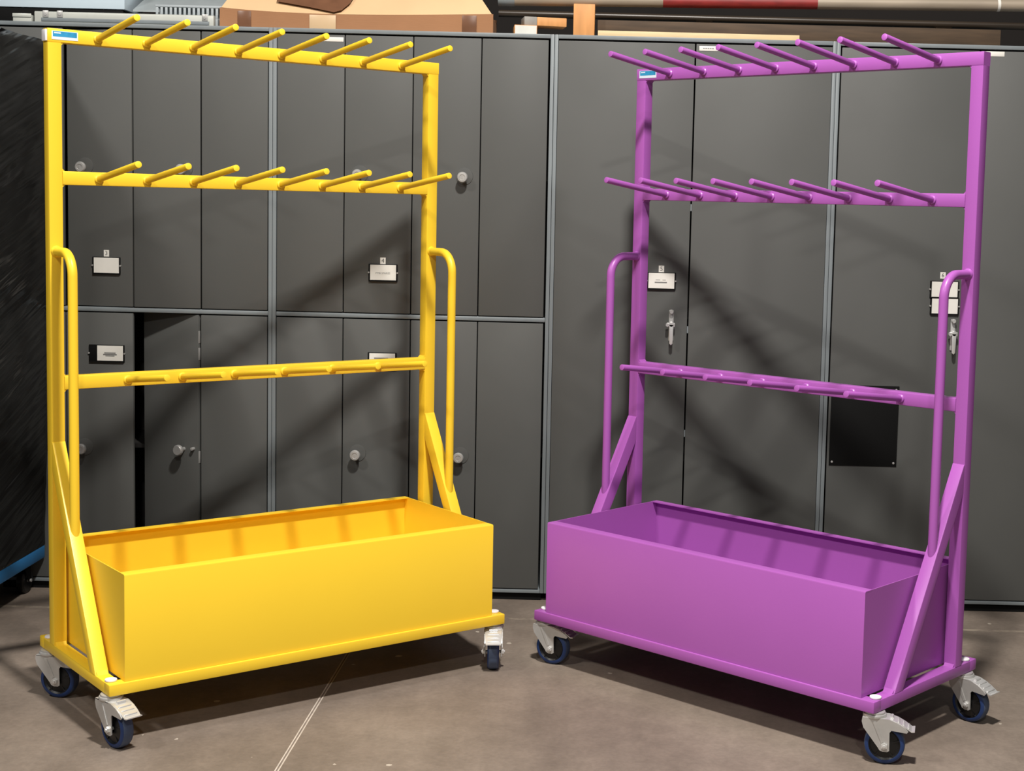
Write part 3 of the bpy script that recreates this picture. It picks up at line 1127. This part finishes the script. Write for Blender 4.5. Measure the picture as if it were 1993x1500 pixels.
# timber offcuts
b = MB()
b.box(-0.040, 0.040, -0.05, 0.05, 0, 0.034, 0.002, mi=1)
b.box(-0.0375, 0.0375, -0.0515, -0.0495, 0.002, 0.032, 0.0)
o = b.build('timber_offcut', [M['wood_white'], M['wood_orange']])
o.location = (-0.360, 5.40, TOP)
o.rotation_euler = (0, 0, 0.12)
tag(o, 'short timber offcut with a pale end, lying under a tan one near the pipe end', 'wood block', 'timber offcuts')
b = MB()
b.box(-0.045, 0.0, -0.045, 0.045, 0, 0.030, 0.002, mi=1)
b.box(0.0, 0.105, -0.045, 0.045, 0, 0.030, 0.002, mi=0)
o = b.build('timber_offcut', [M['wood_orange'], M['wood_grey']])
o.location = (-0.325, 5.41, TOP + 0.0345)
o.rotation_euler = (0, 0.0, 0.20)
tag(o, 'tan timber offcut with a grey end, resting on a pale-ended offcut', 'wood block', 'timber offcuts')
b = MB()
b.box(-0.0375, 0.0375, -0.045, 0.045, 0, 0.1165, 0.002)
o = b.build('timber_block', M['wood_orange'])
o.location = (-0.1525, 5.435, TOP)
tag(o, 'upright orange timber block propping up the long pipe on cabinet 5', 'wood block')
b = MB()
b.box(-0.352, 0.352, -0.03, 0.03, 0, 0.021, 0.001)
o = b.build('batten', M['wood_pale'])
o.location = (0.250, 5.375, TOP)
tag(o, 'thin pale wooden batten lying along the front top of cabinet 5', 'batten')
b = MB()
b.box(-0.716, 0.716, -0.04, 0.04, 0, 0.068, 0.003)
o = b.build('timber_beam', M['wood_dark'])
o.location = (0.610, 5.475, TOP)
tag(o, 'dark brown timber beam lying along cabinets 5 and 6, behind the pale batten', 'beam')
# long pipes
p = thing('steel_pipe', 'long weathered pipe with red paint mark lying across the orange timber block', 'pipe', (0.55, 5.47, TOP + 0.1165 + 0.0218 + 0.0093))
p.rotation_euler = (0, -0.0132, 0)
b = MB()
b.lathe([(0.0150, -1.01), (0.0212, -1.01), (0.0212, 1.35), (0.0150, 1.35)], (0, 0, 0), (1, 0, 0), 28)
b.build('tube', M['pipe'], p)
b = MB()
b.lathe([(0.0214, -1.012), (0.0228, -1.010), (0.0228, -0.955), (0.0214, -0.953)], (0, 0, 0), (1, 0, 0), 28)
b.build('end_collar', M['frame_grey'], p, 'grey collar on the end')
b = MB()
b.lathe([(0.02125, -0.425), (0.0215, -0.425), (0.0215, 0.125), (0.02125, 0.125)], (0, 0, 0), (1, 0, 0), 28)
b.build('paint_band', M['pipe_red'], p, 'worn red paint mark')
b = MB()
b.lathe([(0.02125, 0.765), (0.0215, 0.765), (0.0215, 0.775), (0.02125, 0.775)], (0, 0, 0), (1, 0, 0), 28)
b.build('paint_mark', M['white_mark'], p, 'white stripe')
b = MB()
b.cyl((-1.02, 0, 0), (1.30, 0, 0), 0.013, n=24)
o = b.build('steel_pipe', M['pipe_dark'])
o.location = (0.55, 5.60, TOP + 0.1015)
tag(o, 'dark brown pipe low behind the timber beam, parallel to the red-marked pipe', 'pipe')
b = MB()
for xx in (-0.70, 0.2, 1.0):
    pass
b.box(-0.03, 0.03, -0.035, 0.035, 0, 0.0882, 0.002)
for i, xx in enumerate((0.28, 1.15)):
    o = (b.build('pipe_chock', M['wood_dark']) if i == 0 else o.copy())
    if i:
        COL.objects.link(o)
    o.location = (xx, 5.60, TOP)
    tag(o, ('left' if i == 0 else 'right') + ' dark wooden chock under the low brown pipe', 'chock', 'pipe chocks')
